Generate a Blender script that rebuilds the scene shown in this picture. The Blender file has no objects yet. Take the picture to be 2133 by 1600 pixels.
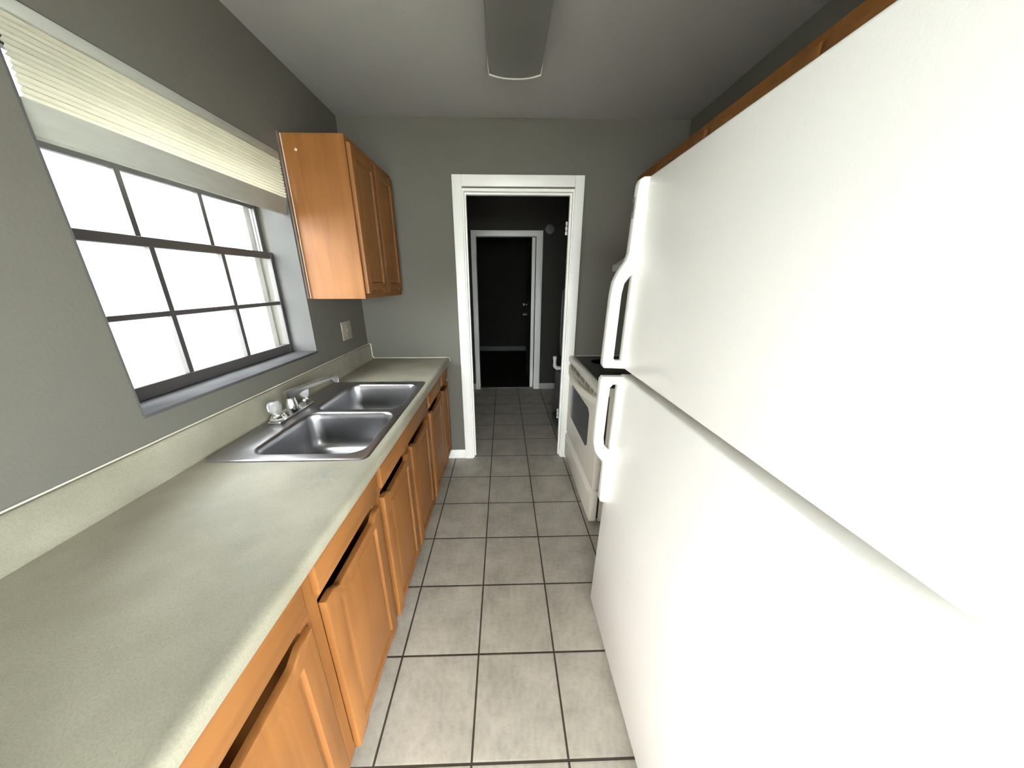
import bpy, bmesh, math, random
from mathutils import Vector, Matrix
random.seed(7)
C = bpy.context.scene.collection
PI = math.pi

# ---------------------------------------------------------------- dimensions
CAM_H = 1.453
F_PX, PITCH, YAW, ROLL = 655.846, 0.3142, 0.0264, 0.0002
XL, XR, D, H = -1.04, 1.2147, 2.4152, 2.44
TILE, TX, TY = 0.3093, -0.1128, 0.5791
CT = 0.889            # counter top height
YREAR = -2.6
WALLT = 0.115
D2 = 4.25             # far wall of the utility hall
YEND = 6.85

# ---------------------------------------------------------------- materials
def new_mat(name):
    m = bpy.data.materials.new(name); m.use_nodes = True
    nt = m.node_tree
    return m, nt, nt.nodes['Principled BSDF']

def N(nt, t, **kw):
    n = nt.nodes.new(t)
    for k, v in kw.items():
        setattr(n, k, v)
    return n

def mat(name, col, rough=0.5, metal=0.0, var=0.0, vscale=8.0, stretch=(1, 1, 1), bump=0.0, bscale=60.0,
        spec=0.5, coat=0.0):
    m, nt, b = new_mat(name)
    b.inputs['Base Color'].default_value = (*col, 1)
    b.inputs['Roughness'].default_value = rough
    b.inputs['Metallic'].default_value = metal
    b.inputs['Specular IOR Level'].default_value = spec
    b.inputs['Coat Weight'].default_value = coat
    tc = N(nt, 'ShaderNodeTexCoord'); mp = N(nt, 'ShaderNodeMapping')
    mp.inputs['Scale'].default_value = stretch
    nt.links.new(tc.outputs['Object'], mp.inputs['Vector'])
    if var > 0:
        no = N(nt, 'ShaderNodeTexNoise'); no.inputs['Scale'].default_value = vscale
        no.inputs['Detail'].default_value = 5
        nt.links.new(mp.outputs['Vector'], no.inputs['Vector'])
        mx = N(nt, 'ShaderNodeMix', data_type='RGBA')
        mx.inputs[6].default_value = (*[max(0, c * (1 - var)) for c in col], 1)
        mx.inputs[7].default_value = (*[min(1, c * (1 + var)) for c in col], 1)
        nt.links.new(no.outputs['Fac'], mx.inputs[0]); nt.links.new(mx.outputs[2], b.inputs['Base Color'])
    if bump > 0:
        nb = N(nt, 'ShaderNodeTexNoise'); nb.inputs['Scale'].default_value = bscale
        nb.inputs['Detail'].default_value = 3
        nt.links.new(mp.outputs['Vector'], nb.inputs['Vector'])
        bp = N(nt, 'ShaderNodeBump'); bp.inputs['Strength'].default_value = bump
        bp.inputs['Distance'].default_value = 0.002
        nt.links.new(nb.outputs['Fac'], bp.inputs['Height']); nt.links.new(bp.outputs['Normal'], b.inputs['Normal'])
    return m

def wood(name, dark, light, axis='Z', rough=0.45):
    m, nt, b = new_mat(name)
    tc = N(nt, 'ShaderNodeTexCoord'); mp = N(nt, 'ShaderNodeMapping')
    s = {'X': (0.9, 14, 14), 'Y': (14, 0.9, 14), 'Z': (14, 14, 0.9)}[axis]
    mp.inputs['Scale'].default_value = s
    nt.links.new(tc.outputs['Object'], mp.inputs['Vector'])
    n1 = N(nt, 'ShaderNodeTexNoise'); n1.inputs['Scale'].default_value = 2.2; n1.inputs['Detail'].default_value = 6
    n1.inputs['Distortion'].default_value = 0.6
    n2 = N(nt, 'ShaderNodeTexNoise'); n2.inputs['Scale'].default_value = 3.0; n2.inputs['Detail'].default_value = 2
    nt.links.new(mp.outputs['Vector'], n1.inputs['Vector']); nt.links.new(tc.outputs['Object'], n2.inputs['Vector'])
    ad = N(nt, 'ShaderNodeMath', operation='ADD'); nt.links.new(n1.outputs['Fac'], ad.inputs[0]); nt.links.new(n2.outputs['Fac'], ad.inputs[1])
    rp = N(nt, 'ShaderNodeValToRGB')
    rp.color_ramp.elements[0].position = 0.72; rp.color_ramp.elements[0].color = (*dark, 1)
    rp.color_ramp.elements[1].position = 1.22; rp.color_ramp.elements[1].color = (*light, 1)
    dv = N(nt, 'ShaderNodeMath', operation='MULTIPLY'); dv.inputs[1].default_value = 1.0
    nt.links.new(ad.outputs[0], dv.inputs[0]); nt.links.new(dv.outputs[0], rp.inputs['Fac'])
    rp.color_ramp.elements[0].position = 0.35
    rp.color_ramp.elements[1].position = 0.75
    dv.inputs[1].default_value = 0.55
    nt.links.new(rp.outputs['Color'], b.inputs['Base Color'])
    b.inputs['Roughness'].default_value = rough
    b.inputs['Specular IOR Level'].default_value = 0.3
    bp = N(nt, 'ShaderNodeBump'); bp.inputs['Strength'].default_value = 0.08; bp.inputs['Distance'].default_value = 0.001
    nt.links.new(n1.outputs['Fac'], bp.inputs['Height']); nt.links.new(bp.outputs['Normal'], b.inputs['Normal'])
    return m

def tile_mat():
    m, nt, b = new_mat('floor_tile')
    tc = N(nt, 'ShaderNodeTexCoord'); mp = N(nt, 'ShaderNodeMapping')
    mp.inputs['Location'].default_value = (-TX + 20 * TILE, -TY + 20 * TILE, 0)
    nt.links.new(tc.outputs['Object'], mp.inputs['Vector'])
    br = N(nt, 'ShaderNodeTexBrick'); br.offset = 0.0; br.squash = 1.0
    br.inputs['Scale'].default_value = 1.0; br.inputs['Brick Width'].default_value = TILE; br.inputs['Row Height'].default_value = TILE
    br.inputs['Mortar Size'].default_value = 0.0036; br.inputs['Mortar Smooth'].default_value = 0.0; br.inputs['Bias'].default_value = 0
    br.inputs['Color1'].default_value = (0.43, 0.415, 0.366, 1); br.inputs['Color2'].default_value = (0.462, 0.442, 0.392, 1)
    br.inputs['Mortar'].default_value = (0.055, 0.046, 0.036, 1)
    nt.links.new(mp.outputs['Vector'], br.inputs['Vector'])
    n1 = N(nt, 'ShaderNodeTexNoise'); n1.inputs['Scale'].default_value = 7; n1.inputs['Detail'].default_value = 6; n1.inputs['Roughness'].default_value = 0.6
    nt.links.new(tc.outputs['Object'], n1.inputs['Vector'])
    n3 = N(nt, 'ShaderNodeTexNoise'); n3.inputs['Scale'].default_value = 55; n3.inputs['Detail'].default_value = 4
    nt.links.new(tc.outputs['Object'], n3.inputs['Vector'])
    rp = N(nt, 'ShaderNodeValToRGB')
    rp.color_ramp.elements[0].position = 0.32; rp.color_ramp.elements[0].color = (0.78, 0.755, 0.72, 1)
    rp.color_ramp.elements[1].position = 0.68; rp.color_ramp.elements[1].color = (1.08, 1.05, 1.0, 1)
    nt.links.new(n1.outputs['Fac'], rp.inputs['Fac'])
    mu = N(nt, 'ShaderNodeMix', data_type='RGBA', blend_type='MULTIPLY'); mu.inputs[0].default_value = 1
    nt.links.new(br.outputs['Color'], mu.inputs[6]); nt.links.new(rp.outputs['Color'], mu.inputs[7])
    rp2 = N(nt, 'ShaderNodeValToRGB')
    rp2.color_ramp.elements[0].position = 0.3; rp2.color_ramp.elements[0].color = (0.9, 0.9, 0.9, 1)
    rp2.color_ramp.elements[1].position = 0.6; rp2.color_ramp.elements[1].color = (1.04, 1.04, 1.04, 1)
    nt.links.new(n3.outputs['Fac'], rp2.inputs['Fac'])
    mu2 = N(nt, 'ShaderNodeMix', data_type='RGBA', blend_type='MULTIPLY'); mu2.inputs[0].default_value = 1
    nt.links.new(mu.outputs[2], mu2.inputs[6]); nt.links.new(rp2.outputs['Color'], mu2.inputs[7])
    nt.links.new(mu2.outputs[2], b.inputs['Base Color'])
    b.inputs['Roughness'].default_value = 0.42; b.inputs['Specular IOR Level'].default_value = 0.35
    # pillowed tile edges
    b2 = N(nt, 'ShaderNodeTexBrick'); b2.offset = 0.0; b2.squash = 1.0
    for k, v in (('Scale', 1.0), ('Brick Width', TILE), ('Row Height', TILE), ('Mortar Size', 0.009), ('Mortar Smooth', 1.0), ('Bias', 0)):
        b2.inputs[k].default_value = v
    nt.links.new(mp.outputs['Vector'], b2.inputs['Vector'])
    iv = N(nt, 'ShaderNodeMath', operation='SUBTRACT'); iv.inputs[0].default_value = 1
    nt.links.new(b2.outputs['Fac'], iv.inputs[1])
    bp = N(nt, 'ShaderNodeBump'); bp.inputs['Strength'].default_value = 0.3; bp.inputs['Distance'].default_value = 0.002
    nt.links.new(iv.outputs[0], bp.inputs['Height']); nt.links.new(bp.outputs['Normal'], b.inputs['Normal'])
    return m

def counter_mat():
    m, nt, b = new_mat('laminate_counter')
    tc = N(nt, 'ShaderNodeTexCoord')
    n1 = N(nt, 'ShaderNodeTexNoise'); n1.inputs['Scale'].default_value = 5; n1.inputs['Detail'].default_value = 6
    n2 = N(nt, 'ShaderNodeTexNoise'); n2.inputs['Scale'].default_value = 320; n2.inputs['Detail'].default_value = 2
    n3 = N(nt, 'ShaderNodeTexNoise'); n3.inputs['Scale'].default_value = 42; n3.inputs['Detail'].default_value = 4; n3.inputs['Distortion'].default_value = 1.2
    for n in (n1, n2, n3): nt.links.new(tc.outputs['Object'], n.inputs['Vector'])
    rp = N(nt, 'ShaderNodeValToRGB')
    rp.color_ramp.elements[0].position = 0.35; rp.color_ramp.elements[0].color = (0.270, 0.252, 0.192, 1)
    rp.color_ramp.elements[1].position = 0.7; rp.color_ramp.elements[1].color = (0.365, 0.345, 0.270, 1)
    nt.links.new(n1.outputs['Fac'], rp.inputs['Fac'])
    r2 = N(nt, 'ShaderNodeValToRGB')
    r2.color_ramp.elements[0].position = 0.35; r2.color_ramp.elements[0].color = (0.9, 0.9, 0.9, 1)
    r2.color_ramp.elements[1].position = 0.6; r2.color_ramp.elements[1].color = (1.03, 1.03, 1.03, 1)
    nt.links.new(n2.outputs['Fac'], r2.inputs['Fac'])
    mu = N(nt, 'ShaderNodeMix', data_type='RGBA', blend_type='MULTIPLY'); mu.inputs[0].default_value = 1
    nt.links.new(rp.outputs['Color'], mu.inputs[6]); nt.links.new(r2.outputs['Color'], mu.inputs[7])
    # dried water residue in front of the sink (a stain with its own place)
    sp = N(nt, 'ShaderNodeVectorMath', operation='DISTANCE'); sp.inputs[1].default_value = (0.165, -0.355, 0.037)
    nt.links.new(tc.outputs['Object'], sp.inputs[0])
    rd = N(nt, 'ShaderNodeMapRange'); rd.inputs[1].default_value = 0.02; rd.inputs[2].default_value = 0.085; rd.inputs[3].default_value = 1; rd.inputs[4].default_value = 0
    nt.links.new(sp.outputs['Value'], rd.inputs[0])
    r3 = N(nt, 'ShaderNodeValToRGB')
    r3.color_ramp.elements[0].position = 0.49; r3.color_ramp.elements[0].color = (0, 0, 0, 1)
    r3.color_ramp.elements[1].position = 0.55; r3.color_ramp.elements[1].color = (1, 1, 1, 1)
    nt.links.new(n3.outputs['Fac'], r3.inputs['Fac'])
    mm = N(nt, 'ShaderNodeMath', operation='MULTIPLY'); nt.links.new(rd.outputs[0], mm.inputs[0]); nt.links.new(r3.outputs['Color'], mm.inputs[1])
    m3 = N(nt, 'ShaderNodeMix', data_type='RGBA'); m3.inputs[7].default_value = (0.24, 0.24, 0.205, 1)
    nt.links.new(mm.outputs[0], m3.inputs[0]); nt.links.new(mu.outputs[2], m3.inputs[6])
    nt.links.new(m3.outputs[2], b.inputs['Base Color'])
    rr = N(nt, 'ShaderNodeMapRange'); rr.inputs[3].default_value = 0.45; rr.inputs[4].default_value = 0.65; b.inputs['Specular IOR Level'].default_value = 0.25
    nt.links.new(n1.outputs['Fac'], rr.inputs[0]); nt.links.new(rr.outputs[0], b.inputs['Roughness'])
    return m

def glass_mat(name, tint=(1, 1, 1), refl=0.06):
    m = bpy.data.materials.new(name); m.use_nodes = True; nt = m.node_tree; nt.nodes.clear()
    out = N(nt, 'ShaderNodeOutputMaterial'); tr = N(nt, 'ShaderNodeBsdfTransparent'); gl = N(nt, 'ShaderNodeBsdfGlossy')
    tr.inputs['Color'].default_value = (*tint, 1); gl.inputs['Roughness'].default_value = 0.02
    lw = N(nt, 'ShaderNodeLayerWeight'); lw.inputs['Blend'].default_value = 0.5
    pw = N(nt, 'ShaderNodeMath', operation='POWER'); pw.inputs[1].default_value = 5
    fr = N(nt, 'ShaderNodeMath', operation='MULTIPLY_ADD'); fr.inputs[1].default_value = 0.8; fr.inputs[2].default_value = 0.03
    nt.links.new(lw.outputs['Facing'], pw.inputs[0]); nt.links.new(pw.outputs[0], fr.inputs[0])
    mx = N(nt, 'ShaderNodeMixShader')
    nt.links.new(fr.outputs[0], mx.inputs[0]); nt.links.new(tr.outputs[0], mx.inputs[1]); nt.links.new(gl.outputs[0], mx.inputs[2])
    nt.links.new(mx.outputs[0], out.inputs['Surface'])
    return m

M = {}
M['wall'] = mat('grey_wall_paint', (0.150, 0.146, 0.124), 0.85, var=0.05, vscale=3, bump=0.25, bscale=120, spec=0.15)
M['darkwall'] = mat('far_room_wall_shade', (0.030, 0.030, 0.029), 0.9, var=0.05, vscale=3, spec=0.1)  # darkness of the unlit far room put into the wall colour
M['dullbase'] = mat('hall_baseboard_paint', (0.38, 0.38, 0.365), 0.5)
M['darkbase'] = mat('far_room_baseboard_shade', (0.10, 0.10, 0.10), 0.6)  # pale baseboard darkened to carry the far room's shade
M['hallwall'] = mat('hall_wall_shade', (0.050, 0.049, 0.044), 0.85, var=0.05, vscale=3, spec=0.15)  # dimness of the hall put into the wall colour
M['ceil'] = mat('ceiling_paint', (0.40, 0.40, 0.385), 0.8, var=0.03, vscale=4, bump=0.4, bscale=90)
M['white'] = mat('white_trim_paint', (0.90, 0.90, 0.86), 0.4, var=0.03, vscale=5)
M['tile'] = tile_mat()
M['counter'] = counter_mat()
M['caulk'] = mat('pale_caulk', (0.72, 0.69, 0.58), 0.5)
WD, WL = (0.195, 0.075, 0.019), (0.290, 0.122, 0.034)
M['wz'] = wood('maple_vertical_grain', WD, WL, 'Z')
M['wy'] = wood('maple_lengthwise_grain', WD, WL, 'Y')
M['wdark'] = wood('stained_kickboard', (0.16, 0.065, 0.022), (0.24, 0.10, 0.035), 'Y', 0.5)
M['scribe'] = mat('scribe_strip_stain', (0.17, 0.115, 0.085), 0.5, var=0.12, vscale=12)
M['steel'] = mat('brushed_steel', (0.34, 0.34, 0.345), 0.30, metal=1.0, var=0.06, vscale=6, stretch=(40, 1, 40))
M['deck'] = M['steel']
M['chrome'] = mat('chrome', (0.88, 0.88, 0.88), 0.16, metal=1.0)
M['acrylic'] = None
M['enamel'] = mat('white_appliance_enamel', (0.89, 0.89, 0.86), 0.32, var=0.015, vscale=3, bump=0.12, bscale=220)
M['enamel_smooth'] = mat('smooth_white_plastic', (0.89, 0.89, 0.86), 0.25)
M['gasket'] = mat('door_gasket', (0.24, 0.215, 0.17), 0.6)
M['range'] = mat('bisque_enamel', (0.70, 0.665, 0.575), 0.25)
M['rangehandle'] = mat('bisque_plastic', (0.76, 0.72, 0.61), 0.35)
M['blackglass'] = mat('black_ceramic_glass', (0.012, 0.012, 0.013), 0.12, spec=0.4)
M['ovenglass'] = mat('oven_window_glass', (0.075, 0.08, 0.085), 0.15)
M['slot'] = mat('dark_slot', (0.05, 0.045, 0.035), 0.6)
M['alu'] = mat('bronze_aluminium', (0.085, 0.08, 0.078), 0.45, metal=0.3)
M['alulight'] = mat('grey_aluminium', (0.16, 0.145, 0.13), 0.45, metal=0.3)
M['sill'] = mat('dusty_sill', (0.085, 0.086, 0.088), 0.85, var=0.45, vscale=14, stretch=(1, 0.5, 1), spec=0.05)
M['reveal'] = mat('window_reveal_paint', (0.105, 0.105, 0.102), 0.8, var=0.06, vscale=5, spec=0.2)
M['glass'] = glass_mat('window_glass')
M['blind'] = mat('pleated_blind_fabric', (0.74, 0.73, 0.64), 0.75, var=0.08, vscale=10, stretch=(1, 3, 20))
M['blindrail'] = mat('blind_rail', (0.40, 0.41, 0.36), 0.5, var=0.15, vscale=9, stretch=(1, 1, 6))
M['plate'] = mat('ivory_wall_plate', (0.34, 0.31, 0.245), 0.4)
M['plate_edge'] = mat('ivory_screw', (0.75, 0.72, 0.62), 0.3)
M['lens'] = mat('acrylic_lens', (0.15, 0.15, 0.135), 0.35, var=0.06, vscale=6)
M['lampwhite'] = mat('lamp_end_enamel', (0.62, 0.61, 0.55), 0.4)
M['hood'] = mat('hood_enamel', (0.62, 0.62, 0.58), 0.35)
M['pvc'] = mat('white_pvc', (0.85, 0.85, 0.84), 0.35)
M['darkmetal'] = mat('dark_grey_jacket', (0.10, 0.10, 0.105), 0.5)
M['black'] = mat('gap_shade_black', (0.015, 0.015, 0.015), 0.6)  # black for the shade in the oven door gap
M['plastic'] = mat('detector_plastic', (0.16, 0.16, 0.155), 0.5)
M['shaded_door'] = mat('door_slab_shade', (0.03, 0.03, 0.03), 0.5)  # slab face darkened to stand for the unlit room
M['hinge'] = mat('nickel_hinge', (0.8, 0.8, 0.78), 0.35, metal=0.25)
M['knobmetal'] = mat('dull_knob_metal', (0.30, 0.29, 0.27), 0.4, metal=1.0)
M['badge'] = mat('badge_grey', (0.30, 0.30, 0.31), 0.35, metal=0.4)
M['badgedark'] = mat('badge_print', (0.10, 0.10, 0.11), 0.4)
M['darkfloor'] = mat('far_room_floor_shade', (0.02, 0.018, 0.016), 0.95, var=0.2, vscale=30, spec=0.1)  # floor colour holds the shade of the far room
M['ground'] = mat('outside_ground', (0.30, 0.29, 0.25), 0.9, var=0.2, vscale=3)
M['stucco'] = mat('bounce_wall_stucco', (0.27, 0.29, 0.284), 0.9, var=0.06, vscale=2)  # colour sets how much light bounces in through the kitchen window

def acrylic():
    m, nt, b = new_mat('clear_acrylic')
    b.inputs['Base Color'].default_value = (0.95, 0.96, 0.95, 1); b.inputs['Roughness'].default_value = 0.12
    b.inputs['Transmission Weight'].default_value = 0.75; b.inputs['IOR'].default_value = 1.45
    return m
M['acrylic'] = acrylic()

def translucent(m, w, col):
    nt = m.node_tree; b = nt.nodes['Principled BSDF']; out = [n for n in nt.nodes if n.type == 'OUTPUT_MATERIAL'][0]
    tl = N(nt, 'ShaderNodeBsdfTranslucent'); tl.inputs['Color'].default_value = (*col, 1)
    mx = N(nt, 'ShaderNodeMixShader'); mx.inputs[0].default_value = w
    nt.links.new(b.outputs[0], mx.inputs[1]); nt.links.new(tl.outputs[0], mx.inputs[2]); nt.links.new(mx.outputs[0], out.inputs['Surface'])
translucent(M['blind'], 0.5, (0.80, 0.78, 0.68))

# ---------------------------------------------------------------- mesh helpers
def merge(dst, src):
    vm = [dst.verts.new(v.co) for v in src.verts]
    src.verts.index_update()
    for f in src.faces:
        try: dst.faces.new([vm[v.index] for v in f.verts])
        except ValueError: pass
    src.free()

def box(bm, lo, hi, bev=0.0, seg=2):
    t = bmesh.new()
    bmesh.ops.create_cube(t, size=1.0)
    for v in t.verts:
        v.co = Vector([lo[i] if v.co[i] < 0 else hi[i] for i in range(3)])
    if bev > 0:
        bmesh.ops.bevel(t, geom=list(t.edges), offset=bev, segments=seg, affect='EDGES', profile=0.5)
    merge(bm, t)

def prism(bm, poly, axis, a, b, bev=0.0, seg=2):
    """poly: 2-D points in the plane perpendicular to axis (ordered x,y,z minus axis); extruded from a to b"""
    t = bmesh.new()
    def P(p, w):
        q = list(p); q.insert('xyz'.index(axis), w); return q
    va = [t.verts.new(P(p, a)) for p in poly]; vb = [t.verts.new(P(p, b)) for p in poly]
    n = len(poly)
    t.faces.new(va); t.faces.new(vb[::-1])
    for i in range(n):
        t.faces.new([va[i], vb[i], vb[(i + 1) % n], va[(i + 1) % n]])
    bmesh.ops.recalc_face_normals(t, faces=t.faces)
    if bev > 0:
        caps = [e for e in t.edges if abs(e.verts[0].co['xyz'.index(axis)] - e.verts[1].co['xyz'.index(axis)]) < 1e-6]
        bmesh.ops.bevel(t, geom=caps, offset=bev, segments=seg, affect='EDGES', profile=0.5)
    merge(bm, t)

def tube(bm, pts, r, n=14, cap=True):
    pts = [Vector(p) for p in pts]
    rs = r if isinstance(r, (list, tuple)) else [r] * len(pts)
    t = bmesh.new(); rings = []
    up = Vector((0, 0, 1)); prev = None
    for i, p in enumerate(pts):
        d = ((pts[min(i + 1, len(pts) - 1)] - pts[max(i - 1, 0)])).normalized()
        if prev is None:
            a = d.cross(up)
            if a.length < 1e-3: a = d.cross(Vector((1, 0, 0)))
        else:
            a = prev - d * prev.dot(d)
        a.normalize(); prev = a; b = d.cross(a)
        rings.append([t.verts.new(p + rs[i] * (a * math.cos(2 * PI * k / n) + b * math.sin(2 * PI * k / n))) for k in range(n)])
    for i in range(len(rings) - 1):
        for k in range(n):
            t.faces.new([rings[i][k], rings[i][(k + 1) % n], rings[i + 1][(k + 1) % n], rings[i + 1][k]])
    if cap:
        t.faces.new(rings[0][::-1]); t.faces.new(rings[-1])
    bmesh.ops.recalc_face_normals(t, faces=t.faces)
    merge(bm, t)

def lathe(bm, prof, origin, axis=(0, 0, 1), n=24):
    """prof: list of (radius, height along axis)"""
    ax = Vector(axis).normalized(); q = Vector((0, 0, 1)).rotation_difference(ax); o = Vector(origin)
    t = bmesh.new(); rings = []
    for r, h in prof:
        if r < 1e-6: rings.append([t.verts.new(o + q @ Vector((0, 0, h)))])
        else: rings.append([t.verts.new(o + q @ Vector((r * math.cos(2 * PI * k / n), r * math.sin(2 * PI * k / n), h))) for k in range(n)])
    for A, B in zip(rings, rings[1:]):
        for k in range(n):
            f = []
            if len(A) == 1 and len(B) == 1: continue
            if len(A) == 1: f = [A[0], B[(k + 1) % n], B[k]]
            elif len(B) == 1: f = [A[k], A[(k + 1) % n], B[0]]
            else: f = [A[k], A[(k + 1) % n], B[(k + 1) % n], B[k]]
            t.faces.new(f)
    if len(rings[0]) > 1: t.faces.new(rings[0][::-1])
    if len(rings[-1]) > 1: t.faces.new(rings[-1])
    bmesh.ops.recalc_face_normals(t, faces=t.faces)
    merge(bm, t)

ORIG = {}
def world_origin(o):
    return ORIG.get(o.name, Vector((0, 0, 0))) if o else Vector((0, 0, 0))

def obj(name, bm, material, parent=None, smooth=35):
    """link bm (vertices in world coordinates) as one mesh object"""
    off = world_origin(parent)
    if off.length > 0:
        bmesh.ops.translate(bm, verts=bm.verts, vec=-off)
    me = bpy.data.meshes.new(name); bm.to_mesh(me); bm.free()
    for p in me.polygons: p.use_smooth = True
    me.set_sharp_from_angle(angle=math.radians(smooth))
    o = bpy.data.objects.new(name, me); C.objects.link(o)
    me.materials.append(material)
    if parent:
        o.parent = parent; ORIG[o.name] = off
    return o

def tag(o, label, cat, group=None):
    o['label'] = label; o['category'] = cat
    if group: o['group'] = group
    return o

def thing(name, label, cat, loc, group=None):
    o = bpy.data.objects.new(name, None); C.objects.link(o); o.location = loc
    o.empty_display_size = 0.1
    ORIG[o.name] = Vector(loc)
    return tag(o, label, cat, group)

def struct(name, bm, material, parent=None, **kw):
    o = obj(name, bm, material, parent, **kw)
    if parent is None: o['kind'] = 'structure'
    return o

def B(): return bmesh.new()

def boxes(*lst):
    bm = B()
    for a in lst: box(bm, *a)
    return bm

def rrect(x0, x1, y0, y1, r, z, n=7):
    pts = []
    for cx, cy, a0 in ((x1 - r, y1 - r, 0), (x0 + r, y1 - r, PI / 2), (x0 + r, y0 + r, PI), (x1 - r, y0 + r, 1.5 * PI)):
        for k in range(n + 1):
            a = a0 + PI / 2 * k / n
            pts.append((cx + r * math.cos(a), cy + r * math.sin(a), z))
    return pts

# ---------------------------------------------------------------- room shell
OX0, OX1 = XL - 0.20, XR + WALLT
WY0, WY1, WZ0, WZ1 = 0.86, 1.757, 1.087, 2.03            # window opening

bm = boxes(((OX0, YREAR - WALLT, -0.1), (OX1, D2 + 0.06, 0.0)))
struct('floor', bm, M['tile'])
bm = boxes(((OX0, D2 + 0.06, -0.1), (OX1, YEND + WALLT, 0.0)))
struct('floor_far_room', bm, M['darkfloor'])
bm = boxes(((OX0, YREAR - WALLT, H), (OX1, YEND + WALLT, H + 0.1)))
struct('ceiling', bm, M['ceil'])

# left wall with the window opening
LY0_, LY1_, LZ0_, LZ1_ = -1.85, -0.75, 0.80, 2.03     # unseen window added behind the camera, sized for its light
bm = boxes(((OX0, YREAR - WALLT, 0), (XL, LY0_, H)), ((OX0, LY1_, 0), (XL, WY0, H)), ((OX0, WY1, 0), (XL, D, H)),
           ((OX0, LY0_, 0), (XL, LY1_, LZ0_)), ((OX0, LY0_, LZ1_), (XL, LY1_, H)),
           ((OX0, WY0, 0), (XL, WY1, WZ0 - 0.012)), ((OX0, WY0, WZ1), (XL, WY1, H)))
struct('wall_left', bm, M['wall'])
RY0_, RY1_, RZ = -2.1, -0.30, 2.06           # unseen glass door added behind the camera for its light
bm = boxes(((XR, YREAR - WALLT, 0), (OX1, RY0_, H)), ((XR, RY1_, 0), (OX1, D, H)), ((XR, RY0_, RZ), (OX1, RY1_, H)))
struct('wall_right', bm, M['wall'])
# back wall with the doorway
DX0, DX1, DZ = -0.262, 0.478, 2.030                      # clear opening
JT = 0.018
bm = boxes(((OX0, D, 0), (DX0 - JT, D + WALLT, H)), ((DX1 + JT, D, 0), (OX1, D + WALLT, H)),
           ((DX0 - JT, D, DZ + JT), (DX1 + JT, D + WALLT, H)))
struct('wall_back', bm, M['wall'])
# utility hall and the dark room beyond it
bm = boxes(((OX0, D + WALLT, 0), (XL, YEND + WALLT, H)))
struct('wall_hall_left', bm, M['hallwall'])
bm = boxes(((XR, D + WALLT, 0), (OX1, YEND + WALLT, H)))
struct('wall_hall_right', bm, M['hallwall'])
E0, E1, EZ = -0.335, 0.418, 1.985
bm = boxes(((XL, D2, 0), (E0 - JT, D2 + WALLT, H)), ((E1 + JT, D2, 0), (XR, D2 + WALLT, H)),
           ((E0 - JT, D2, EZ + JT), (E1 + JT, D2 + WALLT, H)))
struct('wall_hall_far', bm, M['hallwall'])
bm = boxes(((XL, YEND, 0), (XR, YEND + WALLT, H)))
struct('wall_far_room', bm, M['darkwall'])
# rear wall (behind the camera)
RX0, RX1 = -0.98, 1.12  # unseen rear opening, widened for light on the back wall
bm = boxes(((OX0, YREAR - WALLT, 0), (RX0, YREAR, H)), ((RX1, YREAR - WALLT, 0), (OX1, YREAR, H)), ((RX0, YREAR - WALLT, RZ), (RX1, YREAR, H)))
struct('wall_rear', bm, M['wall'])

# ---------------------------------------------------------------- doorway 1
d1 = bpy.data.objects.new('door_1', None); C.objects.link(d1); d1['kind'] = 'structure'
CW = 0.070
bm = B()
x0, x1, zt = -0.3366, 0.5495, 2.1245
ci0, ci1, ciz = -0.272, 0.487, 2.056
box(bm, (x0, D - 0.017, 0), (ci0, D - 0.0005, zt), 0.003); box(bm, (ci1, D - 0.017, 0), (x1, D - 0.0005, zt), 0.003)
box(bm, (ci0 + 0.0003, D - 0.017, ciz), (ci1 - 0.0003, D - 0.0005, zt), 0.003)
obj('casing', bm, M['white'], d1)
bm = B()
box(bm, (DX0 - JT, D - 0.003, 0), (DX0, D + WALLT, DZ), 0.001, 1); box(bm, (DX1, D - 0.003, 0), (DX1 + JT, D + WALLT, DZ), 0.001, 1)
box(bm, (DX0 - JT, D - 0.003, DZ), (DX1 + JT, D + WALLT, DZ + JT), 0.001, 1)
obj('jamb', bm, M['white'], d1)
bm = B()   # door stop
box(bm, (DX0, D + 0.035, 0), (DX0 + 0.011, D + 0.07, DZ - 0.011)); box(bm, (DX1 - 0.011, D + 0.035, 0), (DX1, D + 0.07, DZ - 0.011))
box(bm, (DX0, D + 0.035, DZ - 0.011), (DX1, D + 0.07, DZ))
obj('door_stop', bm, M['white'], d1)
for zc in (1.825, 0.352):
    bm = B()
    for k in (-1, 0, 1):
        lathe(bm, [(0, -0.0115), (0.0065, -0.0105), (0.0075, 0), (0.0065, 0.0105), (0, 0.0115)], (DX1 - 0.012, D + WALLT + 0.012, zc + k * 0.034), n=12)
    tube(bm, [(DX1 - 0.012, D + WALLT + 0.012, zc - 0.042), (DX1 - 0.012, D + WALLT + 0.012, zc + 0.042)], 0.0035, 8)
    box(bm, (DX1 - 0.004, D + WALLT - 0.03, zc - 0.044), (DX1 - 0.0002, D + WALLT + 0.010, zc + 0.044))
    obj('hinge', bm, M['hinge'], d1)

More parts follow.
